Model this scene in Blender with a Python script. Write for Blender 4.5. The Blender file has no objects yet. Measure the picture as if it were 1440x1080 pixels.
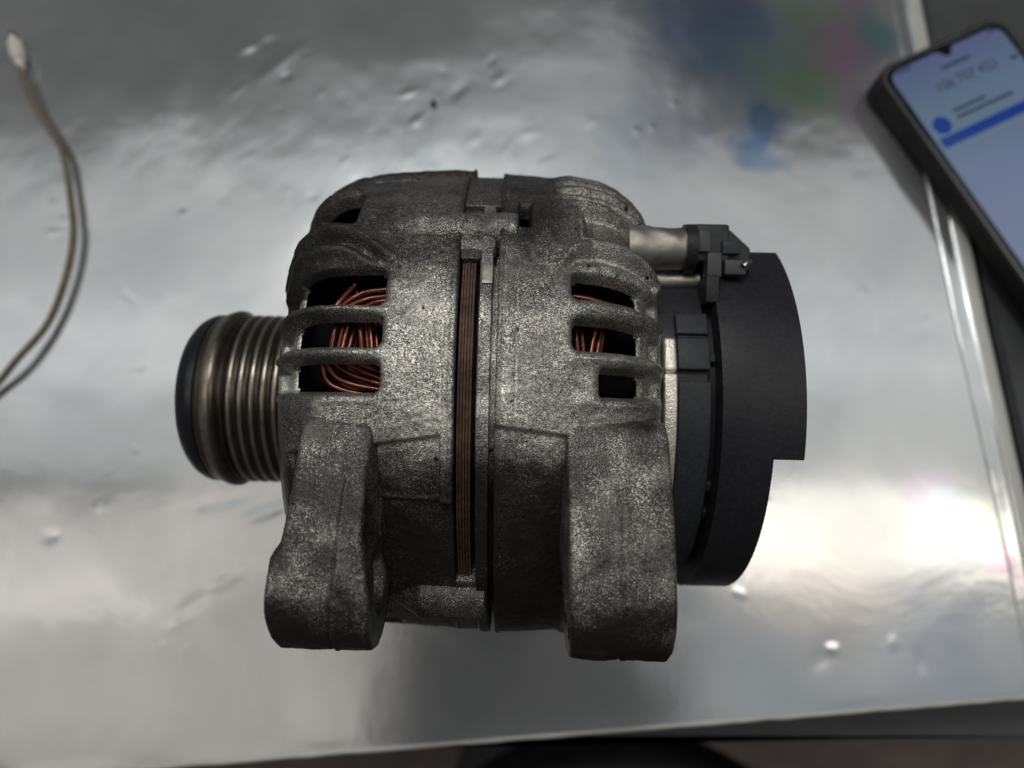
import bpy, bmesh, math, random
import numpy as np
from mathutils import Vector, Matrix
random.seed(3)
C = bpy.context.scene.collection
R = math.radians
MM = 0.001

# ------------------------------------------------------------------ camera, world, lamps
scene = bpy.context.scene
TILT, DIST = R(14), 305.0
cam_d = bpy.data.cameras.new("camera"); cam = bpy.data.objects.new("camera", cam_d); C.objects.link(cam)
cam.location = (0, -DIST*math.sin(TILT)*MM, DIST*math.cos(TILT)*MM)
cam.rotation_euler = (TILT, 0, 0)
cam_d.sensor_width = 36; cam_d.lens = 25
cam_d.clip_start = 0.01; cam_d.clip_end = 50
cam_d.dof.use_dof = True; cam_d.dof.focus_distance = 0.170; cam_d.dof.aperture_fstop = 7.5
scene.camera = cam
w = bpy.data.worlds.new("World"); scene.world = w; w.use_nodes = True
w.node_tree.nodes["Background"].inputs[0].default_value = (0.95, 0.98, 1, 1)
w.node_tree.nodes["Background"].inputs[1].default_value = 0.06
vs = scene.view_settings
vs.view_transform = 'Standard'; vs.look = 'None'; vs.gamma = 1; vs.exposure = 0

def lamp(name, loc, size, radiance, col, rotz=0):
    d = bpy.data.lights.new(name, 'AREA'); d.shape = 'RECTANGLE'
    d.size, d.size_y = size[0]*MM, size[1]*MM
    d.energy = radiance*math.pi*d.size*d.size_y; d.color = col
    o = bpy.data.objects.new(name, d); C.objects.link(o)
    o.location = [v*MM for v in loc]; o.rotation_euler = (0, 0, rotz)
    return o
lamp("added_softbox", (60, 500, 1260), (3200, 800), 0.62, (0.96, 1.0, 0.985))  # unseen softboxes added to shape the film's reflections, in place of a ceiling
lamp("added_softbox", (-60, 980, 1300), (900, 330), 0.40, (0.92, 0.98, 1.0), R(22))
lamp("added_softbox", (-830, -330, 1300), (1140, 420), 0.62, (1.0, 0.915, 0.83), R(-6))
lamp("added_softbox", (800, -360, 1300), (900, 360), 0.38, (0.87, 0.96, 1.0))
lamp("strip_light", (0, 385, 1200), (2700, 200), 0.4, (0.98, 1.0, 1.0))
lamp("added_softbox", (-640, 950, 1300), (560, 300), 0.16, (0.98, 1.0, 1.0), R(35))
lamp("added_key", (-130, 430, 1150), (260, 200), 21, (1.0, 0.985, 0.96))  # unseen key lamp added for crisp highlights on the fins
lamp("strip_light", (800, -35, 1200), (1100, 165), 3.0, (1.0, 0.94, 0.85))
lamp("strip_light", (-850, -60, 1200), (1000, 210), 0.85, (1.0, 0.93, 0.85), R(8))

# ------------------------------------------------------------------ numpy value noise
def _h(i, j, k, s):
    n = (i*374761393 + j*668265263 + k*2147483647 + s*974711) & 0xffffffff
    n = ((n ^ (n >> 13))*1274126177) & 0xffffffff
    n = ((n ^ (n >> 15))*2246822519) & 0xffffffff
    return ((n ^ (n >> 16)) & 0xffff)/32767.5 - 1.0
def vnoise(p, scale, seed=0):
    q = np.asarray(p)/scale; i = np.floor(q).astype(np.int64); f = q - i; f = f*f*f*(f*(6*f-15)+10)
    out = 0
    for a in (0, 1):
        for b in (0, 1):
            for c in (0, 1):
                wgt = (f[..., 0] if a else 1-f[..., 0])*(f[..., 1] if b else 1-f[..., 1])*(f[..., 2] if c else 1-f[..., 2])
                out = out + wgt*_h(i[..., 0]+a, i[..., 1]+b, i[..., 2]+c, seed)
    return out
def sstep(a, b, x):
    t = np.clip((x-a)/(b-a), 0, 1); return t*t*(3-2*t)

# ------------------------------------------------------------------ materials
class N:
    def __init__(self, name):
        self.m = bpy.data.materials.new(name); self.m.use_nodes = True
        self.t = self.m.node_tree; self.b = self.t.nodes["Principled BSDF"]
    def new(self, typ, **kw):
        n = self.t.nodes.new(typ)
        for k, v in kw.items():
            if k.startswith('_'): setattr(n, k[1:], v)
            else: n.inputs[k.replace('0', ' ') if k not in n.inputs else k].default_value = v
        return n
    def link(self, a, b): self.t.links.new(a, b)
    def coord(self, scale=(1, 1, 1), rot=(0, 0, 0)):
        tc = self.new('ShaderNodeTexCoord'); mp = self.new('ShaderNodeMapping')
        mp.inputs['Scale'].default_value = scale; mp.inputs['Rotation'].default_value = rot
        self.link(tc.outputs['Object'], mp.inputs[0]); return mp.outputs[0]
    def noise(self, co, scale, detail=4, rough=0.55, dist=0):
        n = self.new('ShaderNodeTexNoise'); n.inputs['Scale'].default_value = scale
        n.inputs['Detail'].default_value = detail; n.inputs['Roughness'].default_value = rough
        n.inputs['Distortion'].default_value = dist; self.link(co, n.inputs['Vector']); return n.outputs['Fac']
    def ramp(self, fac, stops):
        n = self.new('ShaderNodeValToRGB'); e = n.color_ramp.elements
        for i, (p, c) in enumerate(stops):
            if i > 1: e.new(p)
            e[i].position = p; c = c if isinstance(c, (tuple, list)) else (c, c, c); e[i].color = (*c[:3], 1)
        self.link(fac, n.inputs[0]); return n.outputs[0]
    def math(self, op, a, b=None, clamp=False):
        n = self.new('ShaderNodeMath'); n.operation = op; n.use_clamp = clamp
        for s, v in ((0, a), (1, b)):
            if v is None: continue
            if isinstance(v, (int, float)): n.inputs[s].default_value = v
            else: self.link(v, n.inputs[s])
        return n.outputs[0]
    def mix(self, f, a, b, mode='MIX'):
        n = self.new('ShaderNodeMix'); n.data_type = 'RGBA'; n.blend_type = mode
        for s, v in ((0, f), (6, a), (7, b)):
            if isinstance(v, (int, float)): n.inputs[s].default_value = v
            elif isinstance(v, (tuple, list)): n.inputs[s].default_value = (*v[:3], 1)
            else: self.link(v, n.inputs[s])
        return n.outputs[2]
    def bump(self, h, strength, dist, prev=None):
        n = self.new('ShaderNodeBump'); n.inputs['Strength'].default_value = strength
        n.inputs['Distance'].default_value = dist; self.link(h, n.inputs['Height'])
        if prev is not None: self.link(prev, n.inputs['Normal'])
        return n.outputs[0]
    def set(self, **kw):
        for k, v in kw.items():
            s = self.b.inputs[k]
            if isinstance(v, (int, float)): s.default_value = v
            elif isinstance(v, (tuple, list)): s.default_value = (*v[:3], 1)
            else: self.link(v, s)
        return self.m

def mat_cast(name, light=(0.60, 0.57, 0.52), dirt=(0.016, 0.014, 0.012), bias=0.0, attr=True):
    n = N(name); co = n.coord()
    fine = n.noise(co, 3300, 1.5, 0.6)
    med = n.noise(co, 900, 2, 0.5)
    mid = n.noise(co, 230, 3, 0.6)
    big = n.noise(co, 38, 5, 0.6)
    pit = n.noise(co, 380, 1, 0.4)
    dv = lambda x, k: n.math('MULTIPLY', n.math('SUBTRACT', x, 0.5), k)
    amp = n.ramp(n.noise(co, 95, 4, 0.6), [(0.36, 0.35), (0.6, 1.0)])
    v = n.math('ADD', n.math('ADD', n.math('MULTIPLY', dv(fine, 3.1), amp), dv(med, 0.4)), n.math('ADD', dv(mid, 0.35), dv(big, 1.0)))
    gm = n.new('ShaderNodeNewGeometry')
    v = n.math('ADD', v, dv(gm.outputs['Pointiness'], 3.5))  # edge wear and edge highlights put into the colour
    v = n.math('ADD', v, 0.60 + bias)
    if attr:
        a = n.new('ShaderNodeAttribute'); a.attribute_name = 'grime_shade'  # real grime together with shade put into the colour
        v = n.math('SUBTRACT', v, n.math('MULTIPLY', a.outputs['Fac'], 0.78))
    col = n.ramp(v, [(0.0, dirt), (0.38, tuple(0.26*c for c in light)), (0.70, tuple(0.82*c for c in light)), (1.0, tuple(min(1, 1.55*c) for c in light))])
    pits = n.ramp(pit, [(0.20, 0.0), (0.27, 1.0)])
    col = n.mix(pits, dirt, col)
    rust = n.ramp(n.noise(co, 60, 5, 0.65), [(0.56, 0.0), (0.78, 0.35)])
    col = n.mix(rust, col, (0.11, 0.08, 0.05))
    met = n.ramp(v, [(0.1, 0.15), (0.6, 0.75)])
    ro = n.ramp(v, [(0.0, 0.36), (0.5, 0.48), (0.9, 0.30)])
    b1 = n.bump(fine, 0.6, 0.0003); b2 = n.bump(med, 0.3, 0.0004, b1); b3 = n.bump(mid, 0.22, 0.0008, b2)
    return n.set(**{'Base Color': col, 'Metallic': met, 'Roughness': ro, 'Normal': b3})

def mat_simple(name, col, rough=0.5, metal=0.0, var=0.15, scale=300, bump=0.1, bdist=0.0002, spec=0.5):
    n = N(name); co = n.coord()
    a = n.noise(co, scale, 4); g = n.noise(co, scale*0.13, 3)
    f = n.math('ADD', n.math('MULTIPLY', a, 0.5), n.math('MULTIPLY', g, 0.5))
    c = n.ramp(f, [(0.3, tuple(x*(1-var) for x in col)), (0.7, tuple(min(1, x*(1+var)) for x in col))])
    r = n.ramp(g, [(0.3, max(0.02, rough-0.08)), (0.7, min(1, rough+0.08))])
    return n.set(**{'Base Color': c, 'Roughness': r, 'Metallic': metal, 'Specular IOR Level': spec, 'Normal': n.bump(a, bump, bdist)})

M = {}
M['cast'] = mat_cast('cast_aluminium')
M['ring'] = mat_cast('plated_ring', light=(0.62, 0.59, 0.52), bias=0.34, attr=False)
M['bare'] = mat_simple('bare_aluminium', (0.33, 0.31, 0.275), 0.46, 0.95, 0.5, 200, 0.35, 0.0005)
def mat_lam():
    n = N('rusty_laminations'); co = n.coord(); a = n.noise(co, 75, 5, 0.7); f = n.noise(co, 900, 3)
    c = n.ramp(n.math('ADD', n.math('MULTIPLY', a, 0.75), n.math('MULTIPLY', f, 0.25)), [(0.36, (0.016, 0.012, 0.010)), (0.5, (0.075, 0.040, 0.026)), (0.66, (0.17, 0.085, 0.045))])
    return n.set(**{'Base Color': c, 'Roughness': 0.6, 'Metallic': 0.25, 'Normal': n.bump(f, 0.4, 0.0003)})
M['lam'] = mat_lam()
M['void'] = mat_simple('near_black_interior', (0.005, 0.005, 0.0055), 0.85, spec=0.1)  # near-black colour keeps the interior dark behind the slots
M['copper'] = mat_simple('enamelled_copper', (0.16, 0.055, 0.04), 0.28, 0.8, 0.6, 900, 0.1)
def mat_plastic(name, col, dust, rough):
    n = N(name); co = n.coord(); a = n.noise(co, 700, 4); g = n.noise(co, 45, 5, 0.65); f = n.noise(co, 1900, 2); sc = n.noise(n.coord((60, 900, 900), (0.3, 0.2, 0.5)), 1.0, 2)
    c = n.ramp(a, [(0.3, tuple(0.75*x for x in col)), (0.7, tuple(1.3*x for x in col))])
    c = n.mix(n.math('MULTIPLY', n.ramp(f, [(0.56, 0.0), (0.74, 1.0)]), n.ramp(g, [(0.42, 0.0), (0.68, 1.0)])), c, dust)
    c = n.mix(n.ramp(sc, [(0.70, 0.0), (0.78, 0.5)]), c, tuple(2.2*x for x in dust))
    r = n.ramp(g, [(0.3, rough-0.1), (0.7, rough+0.1)])
    return n.set(**{'Base Color': c, 'Roughness': r, 'Specular IOR Level': 0.33, 'Normal': n.bump(g, 0.25, 0.0012, n.bump(a, 0.25, 0.00025))})
M['plastic'] = mat_plastic('black_plastic', (0.017, 0.017, 0.021), (0.042, 0.041, 0.042), 0.46)
M['plastic2'] = mat_plastic('dusty_black_plastic', (0.028, 0.030, 0.034), (0.06, 0.057, 0.052), 0.52)
M['grey_plastic'] = mat_simple('grey_plastic', (0.048, 0.045, 0.048), 0.5, 0, 0.2, 400)
M['cap'] = mat_simple('smooth_black_cap', (0.012, 0.012, 0.016), 0.33, 0, 0.2, 400, 0.06)
M['phone_case'] = mat_simple('dark_rubber', (0.013, 0.0135, 0.013), 0.55, 0, 0.15, 800, spec=0.22)
M['phone_frame'] = mat_simple('phone_frame', (0.35, 0.35, 0.35), 0.3, 0.9, 0.1)
M['glass'] = mat_simple('phone_glass', (0.004, 0.004, 0.006), 0.12, 0, 0.1, 300, 0)
M['white_plastic'] = mat_simple('white_plastic', (0.62, 0.60, 0.55), 0.4, 0, 0.1, 500)
M['pin'] = mat_simple('plated_pin', (0.75, 0.75, 0.73), 0.25, 1.0, 0.1)
M['trim'] = mat_simple('trim', (0.55, 0.545, 0.52), 0.5, 0.3, 0.07, 200, 0.08)
M['charcoal'] = mat_simple('charcoal_bench', (0.05, 0.052, 0.054), 0.6, 0, 0.4, 60, 0.1)
M['apron'] = mat_simple('dark_apron', (0.06, 0.06, 0.065), 0.5, 0, 0.35, 90, 0.2)
M['floor'] = mat_simple('brown_floor', (0.33, 0.27, 0.245), 0.8, 0, 0.25, 40, 0.2)
M['cushion'] = mat_simple('black_vinyl', (0.006, 0.006, 0.007), 0.5, 0, 0.3, 200, 0.2)
M['chip'] = mat_simple('dark_chip', (0.02, 0.018, 0.015), 0.6, 0.3)

def mat_pulley():
    n = N('worn_pulley_steel'); co = n.coord()
    a = n.noise(co, 350, 4); g = n.noise(co, 60, 3)
    at = n.new('ShaderNodeAttribute'); at.attribute_name = 'worn_glint'  # light crests: wear plus highlights put into the colour
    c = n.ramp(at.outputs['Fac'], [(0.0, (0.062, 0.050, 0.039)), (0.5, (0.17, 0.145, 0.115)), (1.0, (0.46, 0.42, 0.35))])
    c = n.mix(n.ramp(a, [(0.45, 0.0), (0.7, 0.35)]), c, (0.03, 0.026, 0.022))
    return n.set(**{'Base Color': c, 'Metallic': 0.85, 'Roughness': n.ramp(g, [(0.3, 0.24), (0.7, 0.38)]), 'Normal': n.bump(a, 0.1, 0.0002)})
M['pulley'] = mat_pulley()

def mat_cable():
    n = N('braided_cable'); co = n.coord()
    v = n.new('ShaderNodeTexVoronoi'); v.inputs['Scale'].default_value = 1400; n.link(co, v.inputs['Vector'])
    c = n.ramp(v.outputs['Distance'], [(0.1, (0.30, 0.24, 0.16)), (0.7, (0.10, 0.08, 0.055))])
    return n.set(**{'Base Color': c, 'Roughness': 0.7, 'Normal': n.bump(v.outputs['Distance'], 0.4, 0.0004)})
M['cable'] = mat_cable()

def mat_table():
    n = N('silver_film'); co = n.coord()
    rot = n.coord((55, 9, 1), (0, 0, R(-38)))
    streak = n.noise(rot, 3.2, 5, 0.65)
    clouds = n.noise(co, 17, 4, 0.55, 0.6); fine = n.noise(co, 900, 2)
    base = n.ramp(clouds, [(0.25, (0.50, 0.515, 0.525)), (0.75, (0.63, 0.635, 0.635))])
    base = n.mix(n.ramp(streak, [(0.55, 0.0), (0.85, 0.25)]), base, (0.75, 0.75, 0.74))
    # iridescent sheen of the film painted into the base colour, only in a few patches
    geo = n.new('ShaderNodeTexCoord')
    warp = n.new('ShaderNodeTexNoise'); warp.inputs['Scale'].default_value = 28; warp.inputs['Detail'].default_value = 4
    n.link(geo.outputs['Object'], warp.inputs['Vector'])
    off = n.new('ShaderNodeVectorMath'); off.operation = 'MULTIPLY_ADD'
    n.link(warp.outputs['Color'], off.inputs[0]); off.inputs[1].default_value = (0.06, 0.06, 0); n.link(geo.outputs['Object'], off.inputs[2])
    def blob(x, y, r):
        d = n.new('ShaderNodeVectorMath'); d.operation = 'DISTANCE'; n.link(off.outputs[0], d.inputs[0])
        d.inputs[1].default_value = ((x+30)*MM, (y+30)*MM, 0)
        return n.ramp(n.math('DIVIDE', d.outputs['Value'], 1.5*r*MM), [(0.3, 1.0), (1.0, 0.0)])
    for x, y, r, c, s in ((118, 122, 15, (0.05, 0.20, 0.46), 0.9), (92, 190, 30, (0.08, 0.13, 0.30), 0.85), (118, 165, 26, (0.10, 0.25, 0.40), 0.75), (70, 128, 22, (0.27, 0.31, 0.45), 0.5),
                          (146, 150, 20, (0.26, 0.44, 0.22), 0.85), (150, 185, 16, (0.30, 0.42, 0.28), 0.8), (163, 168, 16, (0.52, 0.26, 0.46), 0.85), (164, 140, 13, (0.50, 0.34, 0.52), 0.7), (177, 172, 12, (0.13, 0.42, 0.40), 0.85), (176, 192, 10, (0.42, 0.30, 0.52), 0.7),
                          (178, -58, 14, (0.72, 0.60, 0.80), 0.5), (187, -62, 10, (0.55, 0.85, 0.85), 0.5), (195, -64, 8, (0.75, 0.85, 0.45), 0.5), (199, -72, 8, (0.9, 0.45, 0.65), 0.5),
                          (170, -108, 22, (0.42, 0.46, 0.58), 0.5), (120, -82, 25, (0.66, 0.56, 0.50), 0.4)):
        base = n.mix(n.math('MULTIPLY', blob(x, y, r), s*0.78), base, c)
    ro = n.ramp(n.noise(co, 9, 3, 0.5), [(0.35, 0.125), (0.65, 0.21)])
    b = n.bump(streak, 0.025, 0.001); b = n.bump(clouds, 0.13, 0.002, b)
    return n.set(**{'Base Color': base, 'Metallic': 0.8, 'Roughness': ro, 'Normal': b})
M['table'] = mat_table()

def mat_emit(name, col, strength):
    n = N(name); return n.set(**{'Base Color': (0.01, 0.01, 0.01), 'Roughness': 0.15, 'Emission Color': col, 'Emission Strength': strength})
def mat_screen():
    n = N('lit_screen'); co = n.coord((1, 1, 1))
    sep = n.new('ShaderNodeSeparateXYZ'); n.link(co, sep.inputs[0])
    f = n.math('MULTIPLY', sep.outputs[1], -1/0.15)
    c = n.ramp(f, [(0.0, (0.07, 0.085, 0.18)), (0.2, (0.09, 0.14, 0.20)), (0.45, (0.11, 0.145, 0.24)), (1.0, (0.16, 0.19, 0.28))])
    return n.set(**{'Base Color': (0.01, 0.01, 0.012), 'Roughness': 0.15, 'Emission Color': c, 'Emission Strength': 1.0})
M['screen'] = mat_screen()
M['blue'] = mat_emit('screen_blue', (0.0, 0.03, 0.20), 0.9)
M['ink'] = mat_emit('screen_ink', (0.012, 0.014, 0.03), 1.0)
M['ink2'] = mat_emit('screen_faint_ink', (0.022, 0.032, 0.055), 1.0)

# ------------------------------------------------------------------ mesh helpers (mm in, metres out)
def link(name, me, m, parent=None, smooth=True):
    if m is not None: me.materials.append(m)
    if smooth: me.polygons.foreach_set('use_smooth', [True]*len(me.polygons))
    o = bpy.data.objects.new(name, me); C.objects.link(o)
    if parent is not None: o.parent = parent
    return o
def mesh_np(name, V, F, m, parent=None, smooth=True, attrs=None):
    me = bpy.data.meshes.new(name)
    me.from_pydata((np.asarray(V)*MM).tolist(), [], [list(f) for f in F])
    me.update()
    if attrs:
        for k, v in attrs.items():
            a = me.attributes.new(k, 'FLOAT', 'POINT'); a.data.foreach_set('value', np.asarray(v, dtype=np.float32))
    return link(name, me, m, parent, smooth)
def bm_obj(name, bm, m, parent=None, smooth=True):
    me = bpy.data.meshes.new(name); bm.normal_update(); bm.to_mesh(me); bm.free()
    return link(name, me, m, parent, smooth)
def sharp(o, ang=35):
    me = o.data; bm = bmesh.new(); bm.from_mesh(me)
    for e in bm.edges:
        if len(e.link_faces) == 2 and e.calc_face_angle(0) > R(ang): e.smooth = False
    bm.to_mesh(me); bm.free(); return o
def tag(o, label, cat, group=None, kind=None):
    if label: o['label'] = label
    if cat: o['category'] = cat
    if group: o['group'] = group
    if kind: o['kind'] = kind
    return o
def grid_faces(nr, nc, closed_c=False, keep=None):
    i = np.arange(nr-1)[:, None]; j = np.arange(nc if closed_c else nc-1)[None, :]
    j2 = (j+1) % nc
    F = np.stack([i*nc+j, i*nc+j2, (i+1)*nc+j2, (i+1)*nc+j], -1).reshape(-1, 4)
    if keep is not None: F = F[keep(F)]
    return F

# ------------------------------------------------------------------ the alternator's own frame
# axis along local X at height Z0; "u" runs from the axis up and a little to the viewer, "v" towards the viewer and down
Z0 = 71.0
CU = np.array([-0.21527, 0.97655]); DV = np.array([-0.97655, -0.21527])
def uv(x, u, v):
    x, u, v = np.broadcast_arrays(np.asarray(x, float), np.asarray(u, float), np.asarray(v, float))
    return np.stack([x, u*CU[0]+v*DV[0], Z0 + u*CU[1]+v*DV[1]], -1)
def cyl(x, phi, r):
    p = np.radians(phi); return uv(x, r*np.cos(p), r*np.sin(p))

alt = bpy.data.objects.new('alternator', None); C.objects.link(alt)
alt.location = (0, -24.2*MM, 0); alt.rotation_euler = (0, 0, R(-1.2))
tag(alt, 'grimy cast aluminium alternator with ribbed pulley and black rear cover on the silver bench', 'alternator')

PHI = np.concatenate([np.linspace(-100, 105, 680), np.linspace(105, 260, 70)[1:-1]])

def rrect_sdf(a, b, a0, a1, b0, b1, rad):
    cx, cy, hx, hy = (a0+a1)/2, (b0+b1)/2, (a1-a0)/2-rad, (b1-b0)/2-rad
    qx, qy = np.abs(a-cx)-hx, np.abs(b-cy)-hy
    return np.hypot(np.maximum(qx, 0), np.maximum(qy, 0)) + np.minimum(np.maximum(qx, qy), 0) - rad
def poly_dist(a, b, pts):
    d = np.full(a.shape, 1e9); tt = np.zeros(a.shape); n = len(pts)-1
    for k in range(n):
        (x0, y0), (x1, y1) = pts[k], pts[k+1]; dx, dy = x1-x0, y1-y0
        t = np.clip(((a-x0)*dx+(b-y0)*dy)/(dx*dx+dy*dy), 0, 1)
        e = np.hypot(a-x0-t*dx, b-y0-t*dy); m = e < d
        d[m] = e[m]; tt[m] = (k+t[m])/n
    return d, tt

def housing(name, prof, hfun, grime_shade):
    prof = np.array(prof, float)
    seg = np.hypot(*np.diff(prof, axis=0).T); S = np.concatenate([[0], np.cumsum(seg)])
    smax = S[-1]
    s = np.concatenate([np.arange(0, min(64, smax), 0.36), np.linspace(min(64, smax), smax, 24)[1:]])
    x0, r0 = np.interp(s, S, prof[:, 0]), np.interp(s, S, prof[:, 1])
    k = np.ones(9)/9                                   # soften the corners of the profile
    def sm(a):
        p = np.concatenate([2*a[0]-a[4:0:-1], a, 2*a[-1]-a[-2:-6:-1]]); return np.convolve(p, k, 'valid')
    x, r = sm(x0), sm(r0)
    tx, tr = np.gradient(x, s), np.gradient(r, s); L = np.hypot(tx, tr); tx /= L; tr /= L
    sg = 1 if prof[-1, 0] > prof[0, 0] else -1
    nx, nr = -tr*sg, tx*sg
    Sg, Pg = np.meshgrid(s, PHI, indexing='ij'); Xg = np.repeat(x[:, None], len(PHI), 1); Rg = np.repeat(r[:, None], len(PHI), 1)
    b = np.radians(Pg)*68.0
    h, hole = hfun(Xg, b, Sg)
    P0 = cyl(Xg, Pg, Rg)
    h = h + (0.10*vnoise(P0, 1.1, 1) + 0.16*vnoise(P0, 4.5, 2) + 0.2*vnoise(P0, 16, 3))*(1-sstep(0.1, 3.0, hole))
    Xd = Xg + h*nx[:, None]; Rd = Rg + h*nr[:, None]
    V = cyl(Xd, Pg, Rd).reshape(-1, 3)
    hf = hole.reshape(-1)
    F = grid_faces(len(s), len(PHI), True, lambda F: hf[F].min(1) < 3.5)
    if sg > 0: F = F[:, ::-1]
    # inner lip of the mating face
    n = len(PHI); base = len(V)
    V = np.concatenate([V, cyl(np.full(n, prof[0, 0]), PHI, np.full(n, 61.0))])
    j = np.arange(n); j2 = (j+1) % n
    lip = np.stack([j, base+j, base+j2, j2], -1)
    if sg > 0: lip = lip[:, ::-1]
    F = np.concatenate([F, lip])
    g = np.concatenate([grime_shade(Xg, b, P0).reshape(-1), np.full(n, 0.7)])
    return mesh_np(name, V, F.tolist(), M['cast'], alt, True, {'grime_shade': g})

def slot(a, b, a0, a1, b0, b1, rad, depth=4.3, wall=0.85):
    d = rrect_sdf(a, b, a0, a1, b0, b1, rad)
    return depth*sstep(0.4, -wall, d), d
DEG = R(1)*68.0       # mm of arc per degree

# ---- drive end housing (left)
DE = [(-13, 70.5), (-30, 69.7), (-39, 69.2), (-45, 68.5), (-48, 67.3), (-51, 65.6), (-54, 62.6), (-57, 56.4), (-59.8, 47.7), (-61.8, 38.9), (-62.4, 30), (-62.5, 14)]
def h_de(x, b, s):
    hole = np.zeros_like(x); h = np.zeros_like(x)
    # s of a few stations: x=-30 -> 17, -45 -> 32, -52 -> 40, -57 -> 48.5, -60 -> 58
    slots = [(-28.0, -18.9, 4.0), (-16.9, -10.2, 0), (-7.8, -1.1, 0), (-54.0, -40.3, 0), (62, 70, 0), (76, 84, 0)]
    for p0, p1, hood in slots:
        s0 = 17.0 if p0 > -30 else 27.5
        dd, sd = slot(x*0+s, b, s0, 45.6, p0*DEG, p1*DEG, 2.0)
        hole = np.maximum(hole, dd)
        rec, sd2 = slot(x*0+s, b, s0, 55.5, p0*DEG, p1*DEG, 2.2, 2.9, 1.3)
        h = np.minimum(h, -rec)
        h -= 0.55*np.exp(-(np.maximum(sd2, 0)/0.9)**2)*(sd2 > -0.5)
        if hood:
            hd = sstep(0, 1, np.clip(1-(p0*DEG - b)/6.5, 0, 1))*(b < p0*DEG+0.5)*sstep(18, 24, s)*sstep(56, 46, s)
            h -= 1.5*hd*(b > p0*DEG-6.5)
    for pts, amp, wd, ramp in (([(55, -33*DEG), (43, -38.8*DEG), (36.5, -39.6*DEG), (27, -37.3*DEG), (20, -32*DEG), (9, -23.4*DEG)], 1.8, 2.0, 1),
                               ([(55, -30.5*DEG), (42, -35.3*DEG), (34, -35.6*DEG), (27, -34.4*DEG), (19, -29.2*DEG), (10.5, -23.6*DEG)], -2.2, 1.6, 1),
                               ([(54, -29*DEG), (44, -31.6*DEG), (34, -32.4*DEG), (28, -31.8*DEG), (22, -29.4*DEG), (17, -26*DEG)], 1.7, 2.0, 0.6)):
        d, t = poly_dist(s, b, pts)
        h += amp*np.exp(-(d/wd)**2)*(1-sstep(0.72, 1.0, t))
    for pc, wd, am in ((-17.9, 1.7, 1.2), (-9.0, 1.8, 1.2), (-0.2, 1.3, 0.5), (-56.5, 1.6, 1.2)):
        h += am*np.exp(-((b-pc*DEG)/wd)**2)*sstep(14, 26, s)*sstep(58, 50, s)*(1 if pc > -30 else sstep(24, 34, s))
    h += 0.8*np.cos(2*np.pi*(b/DEG+75)/5.0)*sstep(-80, -78, b/DEG)*sstep(-60, -62, b/DEG)*sstep(8, 18, s)*sstep(56, 44, s)
    # raised pad above, lower field towards the viewer
    edge = 8.2 + (s-20)*-0.16
    e_up = np.where(s < 4.5, 0 - (4.5-s)*2.5, np.where(s < 7, 0.5+ (s-4.5)*1.2, edge*0.86))
    h -= 1.3*sstep(-0.35, 0.35, b - np.where(s < 3.2, 40*DEG*0+20*DEG, (6.6 - 0.0*s)*DEG + (s-5)*0.16))*(s < 40)
    h -= 0.35*sstep(-0.3, 0.3, b-19.5*DEG)*(s < 40)
    h += 0.25*np.exp(-((b-19.0*DEG)/0.45)**2)*(s < 17)
    # thin casting seam near the mating edge and a flash rim
    h += 0.35*np.exp(-((s-0.8)/0.6)**2)
    h -= 0.30*np.exp(-((s-2.9)/0.22)**2)*(b < 7*DEG)*(vnoise(np.stack([x*0, b, x*0], -1), 5, 8) > -0.2)
    h = np.where(hole > 0.3, np.minimum(h, -hole), h)
    h -= np.where(hole > 0.3, 0, 0)
    return h, hole
def g_de(x, b, P):  # grime, deepened on the upper and lower flanks as painted shade
    n = 0.5*vnoise(P, 9, 11) + 0.35*vnoise(P, 3, 12)
    g = 0.62*sstep(-22, -38, b + 5*n) + 0.55*sstep(8, 22, b + 5*n) + 0.5*sstep(-43, -46, x + 2*n)*sstep(-2, 3, b) + 0.38*sstep(-36, -47, x + 3*n)*(b < 0) + 0.18*n
    col = (x < -52)*((np.abs(b+12.7*DEG) < 2.8) | (np.abs(b+4*DEG) < 3.2) | (np.abs(b+22*DEG) < 3))
    g = np.where(col, -0.25, g + 0.35*sstep(9, 20, b)*(x > -40))
    return np.clip(g, -0.3, 1.3)
de = housing('drive_end_housing', DE, h_de, g_de)

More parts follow.
